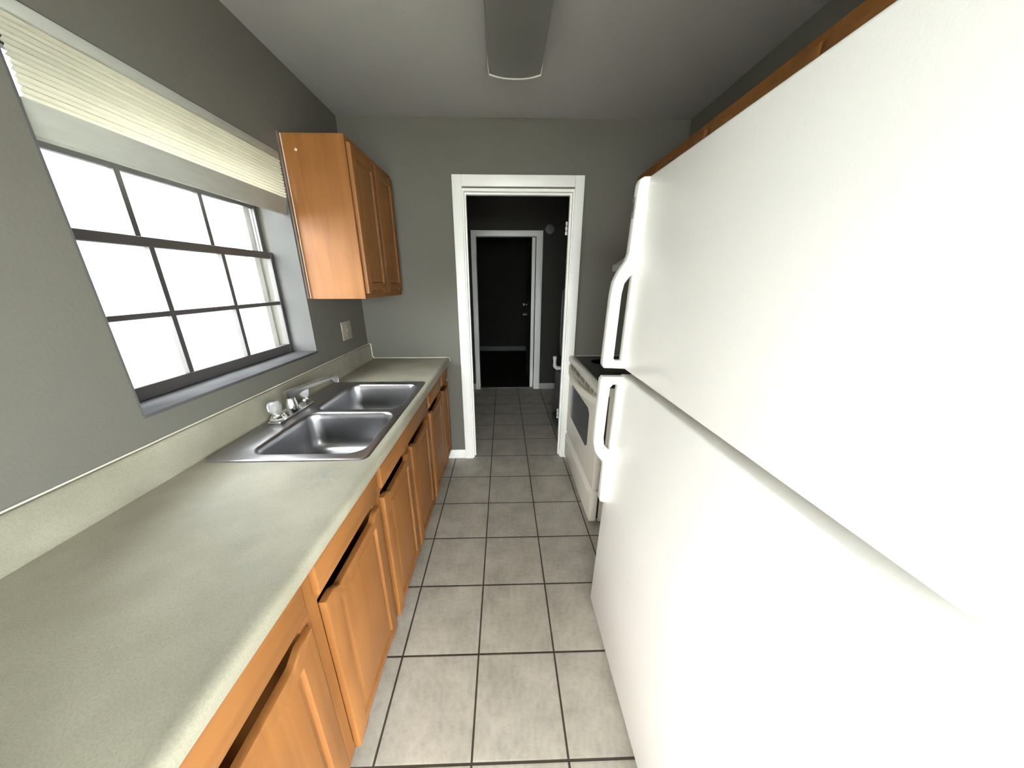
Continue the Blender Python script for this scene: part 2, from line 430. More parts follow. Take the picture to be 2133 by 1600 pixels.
# ---------------------------------------------------------------- doorway 2 with its door swung into the dark room
d2 = bpy.data.objects.new('door_2', None); C.objects.link(d2); d2['kind'] = 'structure'
bm = B()
box(bm, (-0.395, D2 - 0.017, 0), (E0 - 0.002, D2 - 0.0005, 2.05), 0.003); box(bm, (E1 + 0.010, D2 - 0.017, 0), (0.495, D2 - 0.0005, 2.05), 0.003)
box(bm, (E0 - 0.0017, D2 - 0.017, EZ + 0.004), (E1 + 0.0097, D2 - 0.0005, 2.05), 0.003)
obj('casing', bm, M['white'], d2)
bm = B()
box(bm, (E0 - JT, D2 - 0.002, 0), (E0, D2 + WALLT, EZ)); box(bm, (E1, D2 - 0.002, 0), (E1 + JT, D2 + WALLT, EZ))
box(bm, (E0 - JT, D2 - 0.002, EZ), (E1 + JT, D2 + WALLT, EZ + JT))
obj('jamb', bm, M['white'], d2)
slab = B(); box(slab, (0.366, D2 + 0.075, 0.012), (0.402, D2 + 0.80, 1.975), 0.002)
sl = obj('door_slab', slab, M['shaded_door'], d2)
bm = B(); box(bm, (0.366, D2 + 0.040, 0.012), (0.408, D2 + 0.0745, 1.978), 0.002)
obj('slab_edge', bm, M['white'], d2)
for zz in (0.97, 1.12):
    bm = B(); lathe(bm, [(0.024, 0), (0.024, 0.006), (0.011, 0.012), (0.011, 0.035), (0.027, 0.045), (0.027, 0.06), (0.0, 0.066)], (0.366, D2 + 0.735, zz), (-1, 0, 0), 16)
    obj('knob', bm, M['knobmetal'], sl)
bm = boxes(((E0, D2 + 0.03, 0.0), (E1, D2 + 0.075, 0.009), 0.003))
struct('trim_1', bm, M['plastic'])

# baseboards
bm = boxes(((-0.530, D - 0.013, 0.0005), (x0, D - 0.0005, 0.083), 0.003))
struct('baseboard_back', bm, M['white'])
bm = boxes(((XL, D2 - 0.013, 0.0005), (-0.395, D2 - 0.0005, 0.083), 0.003), ((0.495, D2 - 0.013, 0.0005), (XR, D2 - 0.0005, 0.083), 0.003))
struct('baseboard_hall', bm, M['dullbase'])
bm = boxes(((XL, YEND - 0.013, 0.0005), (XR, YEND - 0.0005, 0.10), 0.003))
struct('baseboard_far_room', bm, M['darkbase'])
# low curb along the right side of the utility hall
bm = boxes(((0.525, D + WALLT + 0.03, 0.0), (0.56, 3.22, 0.075), 0.004))
struct('trim_2', bm, M['plastic'])

# ---------------------------------------------------------------- window
win = bpy.data.objects.new('window_1', None); C.objects.link(win); win['kind'] = 'structure'
GX = -1.165
bm = B()          # painted reveal lining
box(bm, (XL - 0.125, WY1 - 0.006, WZ0), (XL - 0.0003, WY1, WZ1)); box(bm, (XL - 0.125, WY0, WZ0), (XL - 0.0003, WY0 + 0.006, WZ1))
box(bm, (XL - 0.125, WY0, WZ1 - 0.006), (XL - 0.0003, WY1, WZ1))
obj('reveal', bm, M['reveal'], win)
bm = B(); box(bm, (OX0, WY0, WZ0 - 0.012), (XL + 0.004, WY1, WZ0), 0.003)
obj('window_sill', bm, M['sill'], win)
def frame_bm(x0, x1, y0, y1, z0, z1, wl, wr, wb, wt, cols=0, rows=0, mw=0.017, bev=0.0015):
    bm = B()
    box(bm, (x0, y0, z0), (x1, y0 + wl, z1), bev, 1); box(bm, (x0, y1 - wr, z0), (x1, y1, z1), bev, 1)
    box(bm, (x0, y0 + wl, z0), (x1, y1 - wr, z0 + wb), bev, 1); box(bm, (x0, y0 + wl, z1 - wt), (x1, y1 - wr, z1), bev, 1)
    iy0, iy1, iz0, iz1 = y0 + wl, y1 - wr, z0 + wb, z1 - wt
    xm0, xm1 = x0 + 0.004, x1 - 0.004
    for k in range(1, cols):
        y = iy0 + (iy1 - iy0) * k / cols
        box(bm, (xm0, y - mw / 2, iz0), (xm1, y + mw / 2, iz1))
    for k in range(1, rows):
        z = iz0 + (iz1 - iz0) * k / rows
        box(bm, (xm0 + 0.0005, iy0, z - mw / 2), (xm1 - 0.0005, iy1, z + mw / 2))
    return bm
fy0, fy1 = WY0 + 0.006, WY1 - 0.006
lf = obj('lower_sash', frame_bm(GX - 0.026, GX, fy0, fy1, WZ0, 1.592, 0.022, 0.022, 0.044, 0.030, 3, 2), M['alu'], win)
bm = boxes(((GX - 0.015, fy0 + 0.022, WZ0 + 0.044), (GX - 0.011, fy1 - 0.022, 1.562)))
obj('pane', bm, M['glass'], lf)
uf = obj('upper_sash', frame_bm(GX - 0.056, GX - 0.030, fy0, fy1, 1.575, WZ1 - 0.006, 0.022, 0.022, 0.02, 0.03, 3, 2), M['alu'], win)
bm = boxes(((GX - 0.045, fy0 + 0.022, 1.595), (GX - 0.041, fy1 - 0.022, WZ1 - 0.036)))
obj('pane', bm, M['glass'], uf)
bm = B()          # exterior white brick-mould
for a, b_ in (((OX0 - 0.03, WY1 - 0.035, WZ0 - 0.03), (OX0 - 0.0005, WY1 + 0.04, WZ1 + 0.04)), ((OX0 - 0.03, WY0 - 0.04, WZ0 - 0.03), (OX0 - 0.0005, WY0 + 0.035, WZ1 + 0.04))):
    box(bm, a, b_)
obj('outer_frame', bm, M['white'], win)

# blind, pulled up
blind = thing('window_blind', 'cream pleated blind pulled up at the top of the kitchen window', 'blind', (XL - 0.02, (WY0 + WY1) / 2, 1.9))
by0, by1 = WY0 + 0.010, WY1 - 0.010
bm = boxes(((XL - 0.045, by0, 1.994), (XL + 0.004, by1, 2.026), 0.004)); obj('headrail', bm, M['blindrail'], blind)
n = 13; zt_, zb_ = 1.994, 1.836
poly = []
for k in range(n * 2 + 1):
    z = zt_ + (zb_ - zt_) * k / (n * 2)
    poly.append((XL + (0.004 if k % 2 else -0.003) + 0.004 * math.sin(k * 1.7) * 0.5, z))
poly += [(a - 0.0012, z) for a, z in reversed(poly)]
bm = B(); prism(bm, poly, 'y', by0 + 0.003, by1 - 0.002); obj('pleats', bm, M['blind'], blind, smooth=20)
bm = B(); prism(bm, [(XL - 0.002, 1.836), (XL - 0.010, 1.80), (XL - 0.014, 1.768), (XL - 0.020, 1.763), (XL - 0.034, 1.765), (XL - 0.034, 1.836)], 'y', by0, by1 + 0.004, 0.002)
obj('bottom_rail', bm, M['blindrail'], blind)

# ---------------------------------------------------------------- cabinet doors and drawer fronts (lie in the YZ plane, face +X or -X)
def door_bm(xb, y0, y1, z0, z1, t=0.019, s=1, fw=0.052, dip=0.017, nt=28, dip_top=True, dip_bot=True):
    """raised-panel door with routed finger pulls; xb = back plane, s = +1 faces +X"""
    bm = B()
    def ramp(u):
        lo, hi, w = 0.10, 0.90, 0.09
        def ss(x): x = max(0, min(1, x)); return x * x * (3 - 2 * x)
        return ss((u - lo) / w) * ss((hi - u) / w)
    loops = [(0.0, 0.0, 1), (0.0, t - 0.006, 1), (0.0018, t - 0.002, 1), (0.006, t, 1), (fw, t, 0), (fw + 0.004, t - 0.007, 0), (fw + 0.006, t - 0.009, 0),
             (fw + 0.009, t - 0.009, 0), (fw + 0.022, t - 0.0015, 0), (fw + 0.024, t - 0.001, 0)]
    rings = []
    for ins, d, dp in loops:
        a0, a1, b0, b1 = y0 + ins, y1 - ins, z0 + ins, z1 - ins
        r = []
        for k in range(nt): # bottom, y up
            u = k / nt; r.append((a0 + (a1 - a0) * u, b0 + (dip * ramp(u) if dp and dip_bot else 0)))
        for k in range(4): r.append((a1, b0 + (b1 - b0) * k / 4))
        for k in range(nt):
            u = 1 - k / nt; r.append((a0 + (a1 - a0) * u, b1 - (dip * ramp(u) if dp and dip_top else 0)))
        for k in range(4): r.append((a0, b1 - (b1 - b0) * k / 4))
        rings.append([bm.verts.new((xb + s * d, y, z)) for y, z in r])
    m_ = len(rings[0])
    for A, Bq in zip(rings, rings[1:]):
        for k in range(m_):
            bm.faces.new([A[k], A[(k + 1) % m_], Bq[(k + 1) % m_], Bq[k]])
    bm.faces.new(rings[-1]); bm.faces.new(rings[0][::-1])
    bmesh.ops.recalc_face_normals(bm, faces=bm.faces)
    return bm

def drawer_bm(xb, y0, y1, z0, z1, t=0.019, s=1):
    bm = B()
    loops = [(0.0, 0.0), (0.0, t - 0.007), (0.002, t - 0.003), (0.008, t)]
    rings = []
    for ins, d in loops:
        rings.append([bm.verts.new((xb + s * d, y, z)) for y, z in ((y0 + ins, z0 + ins), (y1 - ins, z0 + ins), (y1 - ins, z1 - ins), (y0 + ins, z1 - ins))])
    for A, Bq in zip(rings, rings[1:]):
        for k in range(4): bm.faces.new([A[k], A[(k + 1) % 4], Bq[(k + 1) % 4], Bq[k]])
    bm.faces.new(rings[-1]); bm.faces.new(rings[0][::-1])
    bmesh.ops.recalc_face_normals(bm, faces=bm.faces)
    return bm

# ---------------------------------------------------------------- base cabinets under the window
FX = -0.465                     # face-frame plane
def base_cabinet(y0, y1, doors, drawers, label, side_top=0.8515):
    t = thing('base_cabinet', label, 'cabinet', ((XL + FX) / 2, (y0 + y1) / 2, 0), 'base cabinets along the sink wall')
    g = 0.0006; top = 0.8515
    bm = B()
    box(bm, (XL + 0.004, y0 + g, 0.0), (FX - 0.019, y0 + 0.016, side_top)); box(bm, (XL + 0.004, y1 - 0.016, 0.0), (FX - 0.019, y1 - g, side_top))
    box(bm, (XL + 0.004, y0 + 0.016, 0.09), (FX - 0.019, y1 - 0.016, 0.105))
    box(bm, (XL + 0.004, y0 + 0.016, 0.105), (XL + 0.010, y1 - 0.016, side_top))
    obj('carcass', bm, M['wz'], t)
    bm = B()   # face frame: stiles and rails
    ys = [y0 + g] + [v for d in doors for v in d] + [y1 - g]
    box(bm, (FX - 0.019, y0 + g, 0.088), (FX, y0 + 0.035, top)); box(bm, (FX - 0.019, y1 - 0.035, 0.088), (FX, y1 - g, top))
    for k in range(len(doors) - 1):
        mid = (doors[k][1] + doors[k + 1][0]) / 2
        box(bm, (FX - 0.019, mid - 0.028, 0.125), (FX, mid + 0.028, top - 0.035))
    for za, zb in ((0.088, 0.125), (0.708, 0.745), (top - 0.035, top)):
        box(bm, (FX - 0.0188, y0 + 0.035, za), (FX - 0.0002, y1 - 0.035, zb))
    obj('face_frame', bm, M['wz'], t)
    for a, b_ in drawers:
        obj('drawer_front' if len(drawers) == len(doors) else 'false_drawer_front', drawer_bm(FX + 0.001, a, b_, 0.735, 0.823), M['wy'], t)
    for a, b_ in doors:
        obj('door', door_bm(FX + 0.001, a, b_, 0.098, 0.697), M['wz'], t)
    bm = boxes(((FX - 0.085, y0 + g, 0.0005), (FX - 0.068, y1 - g, 0.088)))
    obj('toe_kick', bm, M['wdark'], t)
    return t
base_cabinet(-0.05, 0.55, [(0.135, 0.530)], [(0.135, 0.530)], 'nearest honey maple base cabinet, under the bare end of the counter')
base_cabinet(0.55, 0.965, [(0.586, 0.944)], [(0.576, 0.944)], 'single-door honey maple base cabinet just nearer than the sink')
base_cabinet(0.965, 1.760, [(0.985, 1.325), (1.358, 1.712)], [(0.988, 1.712)], 'wide two-door honey maple base cabinet directly under the sink', 0.70)
base_cabinet(1.760, 2.4145, [(1.764, 2.120), (2.165, 2.392)], [(1.757, 2.120), (2.168, 2.392)], 'farthest honey maple base cabinet, with two drawers, against the back wall')

# ---------------------------------------------------------------- countertop
ct = thing('countertop', 'long beige laminate countertop with backsplash under the window', 'countertop', (-0.73, 1.2, 0.852))
SY0, SY1, SX0, SX1 = 0.940, 1.775, -0.990, -0.472
zb = 0.852
back = [(XL + 0.0005, zb), (XL + 0.0005, 0.996), (XL + 0.004, 1.000), (XL + 0.017, 1.000), (XL + 0.021, 0.996), (XL + 0.022, 0.906), (XL + 0.026, 0.895), (XL + 0.034, CT)]
front = [(-0.470, CT), (-0.458, CT + 0.0006), (-0.447, CT + 0.0022), (-0.437, CT + 0.0022), (-0.429, CT - 0.001), (-0.4245, CT - 0.007), (-0.4233, CT - 0.015), (-0.4233, zb + 0.007), (-0.426, zb + 0.001), (-0.430, zb)]
YN = -0.05
bm = B()
prism(bm, back + front, 'y', YN, SY0); prism(bm, back + front, 'y', SY1, D - 0.0005)
prism(bm, back + [(SX0, CT), (SX0, zb)], 'y', SY0, SY1); prism(bm, [(SX1, zb), (SX1, CT)] + front, 'y', SY0, SY1)
bmesh.ops.remove_doubles(bm, verts=bm.verts, dist=1e-5)
obj('worktop', bm, M['counter'], ct)
bm = B()
tube(bm, [(XL + 0.003, YN, 1.0), (XL + 0.003, D - 0.002, 1.0)], 0.0032, 8)
tube(bm, [(XL + 0.003, D - 0.003, 1.0), (XL + 0.018, D - 0.003, 1.0), (XL + 0.022, D - 0.003, 0.994), (XL + 0.024, D - 0.003, 0.905), (XL + 0.036, D - 0.003, CT + 0.001),
          (-0.45, D - 0.003, CT + 0.002), (-0.430, D - 0.003, CT), (-0.4235, D - 0.003, CT - 0.010), (-0.4228, D - 0.003, 0.858)], 0.0032, 8)
obj('caulk_bead', bm, M['caulk'], ct)

# ---------------------------------------------------------------- sink
snk = thing('kitchen_sink', 'double-bowl stainless steel sink set in the beige counter', 'sink', (-0.73, 1.357, CT))
bm = B()
outer = [rrect(-1.003, -0.459, 0.926, 1.790, 0.030, CT + 0.0006, 6), rrect(-1.002, -0.460, 0.927, 1.789, 0.030, CT + 0.003, 6), rrect(-0.999, -0.463, 0.930, 1.786, 0.028, CT + 0.0045, 6),
         rrect(-0.990, -0.472, 0.939, 1.777, 0.024, CT + 0.0035, 6)]
def ring(pts): return [bm.verts.new(p) for p in pts]
def bridge(a, b):
    m_ = len(a)
    for k in range(m_): bm.faces.new([a[k], a[(k + 1) % m_], b[(k + 1) % m_], b[k]])
rs = [ring(p) for p in outer]
for a, b_ in zip(rs, rs[1:]): bridge(a, b_)
inner_edges = []
zr = CT + 0.0035
drains = []
for (yb0, yb1) in ((0.966, 1.336), (1.362, 1.744)):
    xb0, xb1 = -0.885, -0.486
    prof = [(0.0, 0.0, 0.062), (0.003, -0.0008, 0.060), (0.007, -0.004, 0.058), (0.010, -0.010, 0.056), (0.013, -0.03, 0.055), (0.022, -0.115, 0.055), (0.027, -0.140, 0.054),
            (0.036, -0.157, 0.052), (0.050, -0.167, 0.046), (0.072, -0.171, 0.040), (0.110, -0.173, 0.03)]
    bl = [ring(rrect(xb0 + i, xb1 - i, yb0 + i, yb1 - i, r, zr + d, 8)) for i, d, r in prof]
    for a, b_ in zip(bl, bl[1:]): bridge(a, b_)
    bm.faces.new(bl[-1])
    inner_edges.append(bl[0]); drains.append(((xb0 + xb1) / 2, (yb0 + yb1) / 2, zr - 0.173))
el = []
for loop in [rs[-1]] + inner_edges:
    for k in range(len(loop)):
        e = bm.edges.get((loop[k], loop[(k + 1) % len(loop)])); el.append(e)
bmesh.ops.triangle_fill(bm, use_beauty=True, use_dissolve=False, edges=el)
bmesh.ops.recalc_face_normals(bm, faces=bm.faces)
obj('basin', bm, M['steel'], snk, smooth=50)
for d in drains:
    bm = B(); lathe(bm, [(0.044, 0.0005), (0.044, 0.003), (0.036, 0.003), (0.030, 0.0012), (0.012, 0.0012), (0.008, 0.010), (0, 0.011)], d, n=24)
    obj('drain', bm, M['chrome'], snk)

# ---------------------------------------------------------------- faucet
fc = thing('kitchen_faucet', 'low chrome faucet with two clear acrylic knobs behind the sink bowls', 'faucet', (-0.948, 1.332, zr))
fx, fy = -0.948, 1.332
bm = B()
box(bm, (fx - 0.026, fy - 0.125, zr + 0.0006), (fx + 0.026, fy + 0.125, zr + 0.010), 0.004)
prism(bm, [(fx - 0.022, zr + 0.010), (fx + 0.022, zr + 0.010), (fx + 0.014, zr + 0.030), (fx - 0.014, zr + 0.030)], 'y', fy - 0.070, fy + 0.070, 0.004)
for s in (-1, 1):
    lathe(bm, [(0.027, 0.008), (0.027, 0.020), (0.021, 0.030), (0.013, 0.034), (0.010, 0.040)], (fx, fy + s * 0.102, zr), n=6)
lathe(bm, [(0.024, 0.02), (0.023, 0.05), (0.020, 0.060), (0.020, 0.074)], (fx, fy, zr), n=24)
obj('body', bm, M['chrome'], fc)
for s in (-1, 1):
    bm = B(); prof = [(0.010, 0.036), (0.0165, 0.042), (0.0225, 0.052), (0.0250, 0.066), (0.0245, 0.078), (0.0200, 0.088), (0.010, 0.092), (0, 0.0925)]
    lathe(bm, prof, (fx, fy + s * 0.102, zr), n=10)
    k = obj('knob', bm, M['acrylic'], fc, smooth=20); k['label'] = 'clear acrylic knob'
    bm = B(); lathe(bm, [(0.010, 0.0925), (0.010, 0.0945), (0, 0.095)], (fx, fy + s * 0.102, zr), n=14)
    obj('index_button', bm, M['chrome'], k)
bm = B()
tip = Vector((-0.852, 1.556, 1.000)); st = Vector((fx, fy, zr + 0.078))
dr = (tip - st); dr.z = 0; dr.normalize()
side = Vector((-dr.y, dr.x, 0))
L_ = (tip - st).xy.length
secs = []                                        # (distance, z top, z bottom, half width)
z0_ = zr + 0.106
for d_, zt__, zb__, hw in ((-0.018, z0_, z0_ - 0.034, 0.014), (0.02, z0_ + 0.001, z0_ - 0.030, 0.0135), (0.06, z0_ + 0.003, z0_ - 0.017, 0.012), (L_ - 0.035, z0_ + 0.010, z0_ - 0.008, 0.0105),
                           (L_ - 0.024, z0_ + 0.010, z0_ - 0.026, 0.0105), (L_ - 0.006, z0_ + 0.008, z0_ - 0.032, 0.011), (L_ + 0.002, z0_ - 0.002, z0_ - 0.032, 0.010)):
    c_ = st + dr * d_
    secs.append([bm.verts.new((c_.x + side.x * a, c_.y + side.y * a, z)) for a, z in ((-hw, zb__), (hw, zb__), (hw, zt__ - 0.004), (hw - 0.005, zt__), (-hw + 0.005, zt__), (-hw, zt__ - 0.004))])
for A, Bq in zip(secs, secs[1:]):
    for k in range(6): bm.faces.new([A[k], A[(k + 1) % 6], Bq[(k + 1) % 6], Bq[k]])
bm.faces.new(secs[0]); bm.faces.new(secs[-1][::-1]); bmesh.ops.recalc_face_normals(bm, faces=bm.faces)
obj('spout', bm, M['chrome'], fc)

# ---------------------------------------------------------------- outlet on the left wall
ot = thing('wall_outlet', 'ivory electrical wall plate low on the wall left of the back corner', 'outlet', (XL, 2.115, 1.145))
bm = boxes(((XL + 0.0005, 2.052, 1.087), (XL + 0.007, 2.178, 1.205), 0.003)); obj('cover_plate', bm, M['plate'], ot)
for zc in (1.166, 1.125):
    bm = boxes(((XL + 0.006, 2.098, zc - 0.015), (XL + 0.0085, 2.132, zc + 0.015), 0.002)); r_ = obj('receptacle', bm, M['plate'], ot)
    bm = boxes(((XL + 0.008, 2.107, zc - 0.003), (XL + 0.0088, 2.109, zc + 0.006)), ((XL + 0.008, 2.121, zc - 0.003), (XL + 0.0088, 2.123, zc + 0.006)))
    obj('slots', bm, M['slot'], r_)
bm = B(); lathe(bm, [(0.004, 0), (0.004, 0.002), (0, 0.003)], (XL + 0.007, 2.115, 1.1455), (1, 0, 0), 12); obj('screw', bm, M['plate_edge'], ot)

# ---------------------------------------------------------------- upper cabinets
def upper_cabinet(wall_x, front_x, y0, y1, z0, z1, doors, label, name='upper_cabinet', s=1):
    t = thing(name, label, 'cabinet', ((wall_x + front_x) / 2, (y0 + y1) / 2, z0), 'wall cabinets')
    lo, hi = min(wall_x + s * 0.001, front_x), max(wall_x + s * 0.001, front_x)
    bm = boxes(((lo, y0, z0), (hi, y1, z1), 0.0015, 1)); obj('carcass', bm, M['wz'], t)
    for a, b_ in doors:
        obj('door', door_bm(front_x + s * 0.001, a, b_, z0 + 0.028, z1 - 0.030, s=s), M['wz'], t)
    return t
uc = upper_cabinet(XL, -0.742, 1.779, 2.4145, 1.364, 2.113, [(1.792, 2.085), (2.092, 2.380)], 'honey maple wall cabinet between the window and the back corner')
bm = boxes(((XL + 0.0006, 1.760, 1.366), (XL + 0.007, 1.7785, 2.113))); obj('scribe_strip', bm, M['scribe'], uc)
bm = B(); tube(bm, [(XL + 0.008, 1.777, 1.368), (XL + 0.008, 1.777, 2.11)], 0.0022, 8); obj('caulk_bead', bm, M['caulk'], uc)
bm = B(); lathe(bm, [(0.006, 0), (0.006, 0.0015), (0, 0.002)], (-0.972, 1.779, 2.045), (0, -1, 0), 14); obj('screw_cap', bm, M['caulk'], uc)
upper_cabinet(XR, 0.905, 0.12, 1.605, 1.775, 2.118, [(0.14, 0.60), (0.61, 1.09), (1.10, 1.59)], 'dark-looking maple wall cabinet over the white refrigerator', s=-1)
upper_cabinet(XR, 0.905, 1.607, 2.4145, 1.662, 2.118, [(1.63, 2.00), (2.01, 2.39)], 'maple wall cabinet over the range hood, mostly behind the refrigerator', s=-1)

# ---------------------------------------------------------------- range hood
hd = thing('range_hood', 'white range hood edge showing beyond the refrigerator handle', 'range hood', (1.0, 2.0, 1.515))
bm = B(); prism(bm, [(0.790, 1.517), (0.785, 1.522), (0.785, 1.562), (0.789, 1.567), (0.93, 1.660), (XR - 0.001, 1.660), (XR - 0.001, 1.517)], 'y', 1.632, 2.394, 0.002)
obj('canopy', bm, M['hood'], hd)
bm = boxes(((0.86, 1.70, 1.513), (1.15, 2.32, 1.5165))); obj('grease_filter', bm, M['badge'], hd)

# ---------------------------------------------------------------- range
rg = thing('kitchen_range', 'bisque slide-in range with black glass cooktop beside the doorway', 'range', (0.85, 1.985, 0))
RY0, RY1 = 1.585, 2.392
bm = B(); box(bm, (0.575, RY0 + 0.004, 0.03), (1.19, RY1 - 0.004, 0.862), 0.003)
for yy in (RY0 + 0.06, RY1 - 0.06):
    for xx in (0.62, 1.14): tube(bm, [(xx, yy, 0.0), (xx, yy, 0.031)], 0.018, 12)
obj('chassis', bm, M['range'], rg)
bm = B()
prism(bm, [(0.512, 0.860), (0.508, 0.872), (0.510, 0.896), (0.520, 0.904), (0.545, 0.905), (0.552, 0.901), (1.19, 0.901), (1.19, 0.860)], 'y', RY0, RY1, 0.002)
box(bm, (0.552, RY0, 0.9005), (1.19, RY0 + 0.012, 0.905)); box(bm, (0.552, RY1 - 0.012, 0.9005), (1.19, RY1, 0.905)); box(bm, (1.165, RY0 + 0.012, 0.9005), (1.19, RY1 - 0.012, 0.907))
obj('cooktop_rim', bm, M['range'], rg)
bm = boxes(((0.552, RY0 + 0.0125, 0.9012), (1.164, RY1 - 0.0125, 0.9035))); gt = obj('cooktop_glass', bm, M['blackglass'], rg)
for (xx, yy, rr) in ((0.70, 1.78, 0.095), (0.70, 2.19, 0.075), (1.0, 1.78, 0.075), (1.0, 2.19, 0.105)):
    bm = B(); lathe(bm, [(rr, 0), (rr, 0.0003), (rr - 0.004, 0.0003), (rr - 0.004, 0)], (xx, yy, 0.9036), n=40); obj('burner_ring', bm, M['ovenglass'], gt)
# oven door, drawer
bm = boxes(((0.5625, RY0 + 0.010, 0.05), (0.5748, RY1 - 0.010, 0.856))); obj('door_gap_shade', bm, M['black'], rg)  # dark strip added as the shade in the gap behind the oven door
od = obj('oven_door', boxes(((0.520, RY0 + 0.002, 0.262), (0.562, RY1 - 0.002, 0.853), 0.006)), M['range'], rg)
wp = [(1.765, 0.470), (1.800, 0.445), (2.255, 0.445), (2.290, 0.470), (2.290, 0.680), (2.255, 0.708), (1.800, 0.708), (1.765, 0.680)]
bm = B(); prism(bm, wp, 'x', 0.5185, 0.5235, 0.0008, 1); obj('oven_window', bm, M['ovenglass'], od)
bm = B()   # vent slots across the top of the door
yv = RY0 + 0.045
for seg_, nslot in ((0.075, 1), (0.07, 2), (0.12, 3), (0.12, 3), (0.12, 3), (0.07, 2), (0.075, 1)):
    for q in range(nslot):
        zq = 0.846 - 0.010 * q
        box(bm, (0.5185, yv, zq - 0.0025), (0.5215, yv + seg_ - 0.012, zq + 0.0025))
    yv += seg_ + 0.010
obj('vent_slots', bm, M['slot'], od)
bm = B()   # bowed handle
nseg = 20; hp = []
t_ = bmesh.new(); rg_ = []
for k in range(nseg + 1):
    u = k / nseg; y = RY0 + 0.020 + (RY1 - RY0 - 0.040) * u
    bow = math.sin(PI * u) ** 0.7 if 0 < u < 1 else 0
    xo = 0.5195 - 0.006 - 0.050 * bow
    xi = xo + 0.016 if bow > 0.25 else 0.5195
    zc_ = 0.822 - 0.014 * bow; hh = 0.021
    rg_.append([t_.verts.new(p) for p in ((xi, y, zc_ - hh), (xo + 0.003, y, zc_ - hh), (xo, y, zc_ - hh + 0.004), (xo, y, zc_ + hh - 0.004), (xo + 0.003, y, zc_ + hh), (xi, y, zc_ + hh))])
for A, Bq in zip(rg_, rg_[1:]):
    for k in range(6): t_.faces.new([A[k], A[(k + 1) % 6], Bq[(k + 1) % 6], Bq[k]])
t_.faces.new(rg_[0]); t_.faces.new(rg_[-1][::-1]); bmesh.ops.recalc_face_normals(t_, faces=t_.faces); merge(bm, t_)
obj('handle', bm, M['rangehandle'], od)
bm = B()
prism(bm, [(0.562, 0.035), (0.520, 0.035), (0.516, 0.040), (0.514, 0.225), (0.520, 0.240), (0.530, 0.248), (0.562, 0.250)], 'y', RY0 + 0.002, RY1 - 0.002, 0.003)
sd = obj('storage_drawer', bm, M['range'], rg)
bm = B(); prism(bm, [(0.5135, 0.205), (0.509, 0.215), (0.511, 0.226), (0.5155, 0.228)], 'y', RY0 + 0.06, RY1 - 0.06, 0.001, 1)
obj('pull_ridge', bm, M['rangehandle'], sd)

# ---------------------------------------------------------------- refrigerator (leans back slightly on its front feet)
FRX, FY0, FY1 = 0.400, 0.130, 1.105
fr = thing('refrigerator', 'large white top-freezer refrigerator filling the right side', 'refrigerator', (FRX, 0.62, 0.0))
bm = boxes(((FRX + 0.075, FY0 + 0.006, 0.03), (FRX + 0.745, FY1 - 0.006, 1.745), 0.006))
for yy in (FY0 + 0.06, FY1 - 0.06):
    for xx in (0.10, 0.68): tube(bm, [(FRX + xx, yy, 0.001 + 0.0), (FRX + xx, yy, 0.04)], 0.02, 12)
obj('cabinet_body', bm, M['enamel'], fr)
bm = boxes(((FRX + 0.060, FY0 + 0.02, 0.06), (FRX + 0.0755, FY1 - 0.02, 1.74))); obj('gasket', bm, M['gasket'], fr)
fd = obj('freezer_door', boxes(((FRX, FY0, 1.1560), (FRX + 0.062, FY1, 1.755), 0.009, 3)), M['enamel'], fr)
rd_ = obj('refrigerator_door', boxes(((FRX, FY0, 0.022), (FRX + 0.062, FY1, 1.1315), 0.009, 3)), M['enamel'], fr)
def hpoly(p): return [(FRX + a, z) for a, z in p]
HY0, HY1 = 1.068, 1.1045
bm = B()
prism(bm, hpoly([(0.004, 1.753), (-0.016, 1.752), (-0.027, 1.745), (-0.031, 1.730), (-0.033, 1.540), (-0.040, 1.515), (-0.062, 1.478), (-0.072, 1.450), (-0.076, 1.410), (-0.078, 1.172), (-0.071, 1.160),
                (0.003, 1.158), (0.003, 1.186), (-0.034, 1.187), (-0.041, 1.194), (-0.041, 1.415), (-0.036, 1.447), (-0.020, 1.470), (0.003, 1.480)]), 'y', HY0, HY1, 0.006, 3)
box(bm, (FRX - 0.012, HY0 + 0.001, 1.175), (FRX + 0.003, HY1 - 0.001, 1.490), 0.005, 2)
fh = obj('handle', bm, M['enamel_smooth'], fd)
bm = B()
prism(bm, hpoly([(0.003, 1.128), (-0.070, 1.127), (-0.078, 1.115), (-0.076, 0.865), (-0.070, 0.830), (-0.052, 0.800), (-0.035, 0.782), (-0.028, 0.755), (-0.026, 0.600), (-0.020, 0.592), (0.003, 0.590),
                (0.003, 0.825), (-0.022, 0.835), (-0.036, 0.855), (-0.041, 0.885), (-0.041, 1.085), (-0.032, 1.098), (0.003, 1.100)]), 'y', HY0, HY1, 0.006, 3)
box(bm, (FRX - 0.012, HY0 + 0.001, 0.810), (FRX + 0.003, HY1 - 0.001, 1.112), 0.005, 2)
obj('handle', bm, M['enamel_smooth'], rd_)
bm = boxes(((FRX - 0.0335, 1.080, 1.640), (FRX - 0.0318, 1.098, 1.700), 0.0006, 1)); bd = obj('badge', bm, M['badge'], fh)
bm = boxes(((FRX - 0.0339, 1.083, 1.660), (FRX - 0.0334, 1.095, 1.685))); obj('badge_print', bm, M['badgedark'], bd)
bm = boxes(((FRX + 0.01, FY0 + 0.02, 1.7555), (FRX + 0.12, FY0 + 0.09, 1.768), 0.004)); obj('hinge_cover', bm, M['enamel_smooth'], fr)
fr.rotation_euler = (0, math.radians(1.3), 0)

